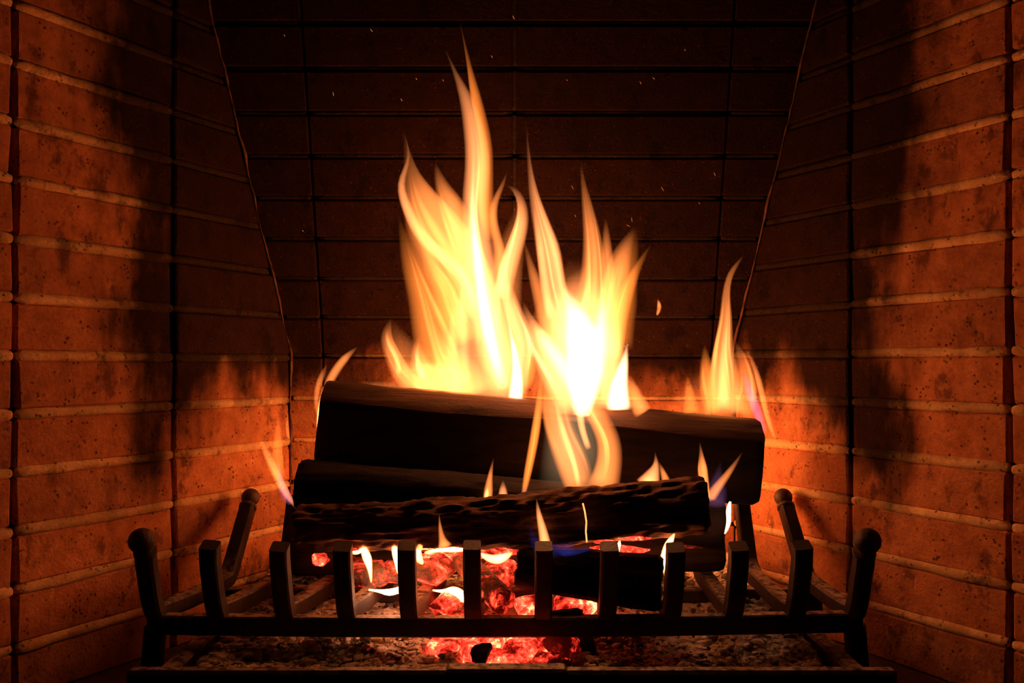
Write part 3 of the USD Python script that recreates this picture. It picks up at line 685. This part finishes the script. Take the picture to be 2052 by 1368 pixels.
flame('face_flame', 'slim flame with a blue root on the front of the bark log', 15.95, [
    ([(1094, 1098, 26), (1088, 1065, 20), (1080, 1030, 12), (1075, 998, 2)], 1.3, YELLOW, dict()),
    ([(1150, 1112, 60), (1110, 1106, 40), (1080, 1095, 30), (1066, 1070, 14), (1062, 1040, 3)], .045, BLUE, dict()),
    ([(1185, 1098, 8), (1140, 1108, 14), (1100, 1108, 14)], .045, BLUE, dict())])
flame('needle_flame', 'small needle flame on the front of the bark log left of centre', 16.0, [
    ([(892, 1098, 36), (886, 1078, 16), (882, 1055, 8), (880, 1030, 2)], 1.0, AMBER, dict(soft=.6))])
tag(obj('spark_thread', sweep(np.array([at(x, y, 15.95) for x, y in ((1176, 1086), (1174, 1065), (1175, 1045), (1172, 1025), (1168, 1008))]), circ(.0011, 6)), SPARK), 'thin glowing spark trail on the front of the bark log', 'spark')
low = [('', [(684, 1106, 6), (698, 1101, 12), (712, 1104, 15), (726, 1102, 10), (735, 1105, 3)], 4, YELLOW, 'flat bright flame under the left end of the bark log'),
       ('', [(744, 1168, 4), (741, 1140, 12), (735, 1116, 20), (728, 1096, 14)], 2.5, YELLOW, 'hanging flame right of the fourth grate bar'),
       ('', [(797, 1150, 3), (795, 1130, 10), (793, 1110, 16), (790, 1094, 12)], 3, YELLOW, 'hanging flame left of the fifth grate bar'),
       ('', [(848, 1130, 6), (838, 1116, 20), (834, 1104, 24), (846, 1093, 8)], 2.5, AMBER, 'hanging flame right of the fifth grate bar'),
       ('', [(850, 1108, 6), (880, 1101, 12), (912, 1100, 14), (945, 1096, 10), (962, 1092, 3)], 3, AMBER, 'long flat flame under the middle of the bark log'),
       ('', [(962, 1108, 5), (976, 1116, 16), (998, 1120, 22), (1018, 1112, 14), (1028, 1106, 4)], 1.2, YELLOW, 'pale flame above the charred stick'),
       ('', [(1199, 1120, 10), (1203, 1108, 13), (1212, 1096, 9), (1218, 1086, 3)], 4, YELLOW, 'small bright flame above the short log piece, the left one of two'),
       ('', [(1236, 1106, 10), (1239, 1096, 10), (1242, 1082, 3)], 4, YELLOW, 'small bright flame above the short log piece, the right one of two'),
       ('', [(1326, 1150, 8), (1330, 1125, 18), (1338, 1095, 18), (1352, 1068, 4)], 2.5, YELLOW, 'curved flame beside the right end of the short log piece'),
       ('', [(1452, 1070, 3), (1460, 1044, 10), (1460, 1022, 11), (1463, 1005, 5)], 5, WHITE, 'white sliver of flame under the right end of the split log'),
       ('', [(738, 1181, 4), (760, 1184, 8), (782, 1186, 15), (800, 1181, 14), (812, 1176, 4)], 7, WHITE, 'white hot lick of flame at the foot of the fifth grate bar'),
       ('', [(866, 1182, 5), (890, 1184, 10), (908, 1184, 20), (922, 1192, 24), (934, 1206, 8)], 6, YELLOW, 'yellow lick of flame over the bright lump behind the sixth bar')]
for _, p, b, c, lb in low:
    flame('flame', lb, 16.3, [(p, b * 4.5, c, dict(soft=.5, ratio=.9, pl=1.8, pr=1.8))])
# the fire behind the stack, where the split log hides most of it
flame('back_flame', 'wide fire burning in the gap between the split log and the back wall', 19.6, [
    ([(800, 960, 160), (800, 900, 150), (810, 840, 110), (820, 800, 40)], 7.0, YELLOW, dict(ratio=.9)),
    ([(1020, 980, 200), (1020, 910, 190), (1020, 850, 150), (1020, 810, 50)], 7.0, YELLOW, dict(ratio=.9)),
    ([(1250, 990, 180), (1250, 930, 170), (1250, 870, 140), (1250, 835, 50)], 7.0, YELLOW, dict(ratio=.9)),
    ([(1420, 1000, 110), (1420, 940, 100), (1420, 890, 80), (1420, 860, 30)], 7.0, YELLOW, dict(ratio=.9))])

flame('under_flame', 'low fire burning beneath the logs over the ember bed', 16.75, [
    ([(1130, 1170, 40), (1180, 1140, 40), (1230, 1115, 12)], 6.0, YELLOW, dict(ratio=1., pl=2., pr=2.))])
# ---------------------------------------------------------------- sparks flying in the chimney draught
SPARKS = ((1325, 374, 5, 9, 'bright tiny spark high to the right of the broad flame tips'), (1265, 435, 2, 10, 'thin spark just above the right tip of the broad flame'),
    (1145, 372, 4, 7, 'tiny spark left of the middle tip of the broad flame'), (1027, 31, 4, 8, 'topmost orange spark on the back wall near its middle joint'),
    (667, 184, 2, 9, 'lone upright spark in the dark, far left of the tall flame tip'), (742, 58, 5, 6, 'spark near the top of the picture, left of the tall flame'),
    (833, 156, 3, 4, 'faint spark left of the forked tip of the tall flame, upper one'), (887, 159, 2, 4, 'faint spark close beside the forked tip of the tall flame'),
    (984, 111, 3, 5, 'faint spark just right of the very tip of the tall flame'), (803, 197, 3, 6, 'faint spark above the left horn of the tall flame'),
    (1135, 159, 2, 3, 'pale dot of a spark above the thin left tip of the broad flame'), (1282, 163, 3, 6, 'slanting spark high on the right of the back wall, left of a pair'),
    (1308, 155, 4, 4, 'slanting spark high on the right of the back wall, right of a pair'), (1255, 450, 8, 4, 'flat spark touching the right horn of the broad flame'),
    (1372, 98, 1, 4, 'dim spark high up near the right end of the back wall'), (606, 461, 2, 3, 'pale dot of a spark low on the left end of the leaning back wall'),
    (569, 69, 2, 4, 'dim spark in the top left of the dark back wall'), (1152, 430, 2, 5, 'tiny spark between the left and middle tips of the broad flame'),
    (1430, 345, 4, 8, 'spark above the slender flame at the right end, upper one'), (1400, 405, 2, 4, 'spark above the slender flame at the right end, lower one'))
for x, y, dx, dy, lb in SPARKS:
    Z = 18.2 if y > 300 else 17.6
    a, b = at(x, y, Z), at(x + dx, y + dy, Z + .05)
    tag(obj('spark', sweep(np.linspace(a, b, 4), circ(.00045, 5), scale=[.4, 1, 1, .4]), SPARKDIM), lb, 'spark', 'sparks in the upper firebox')
flame('flame', 'small detached lick of flame right of the broad flame', 17.6, [([(1316, 632, 4), (1321, 615, 10), (1318, 600, 3)], .5, AMBER, dict(soft=.5))])
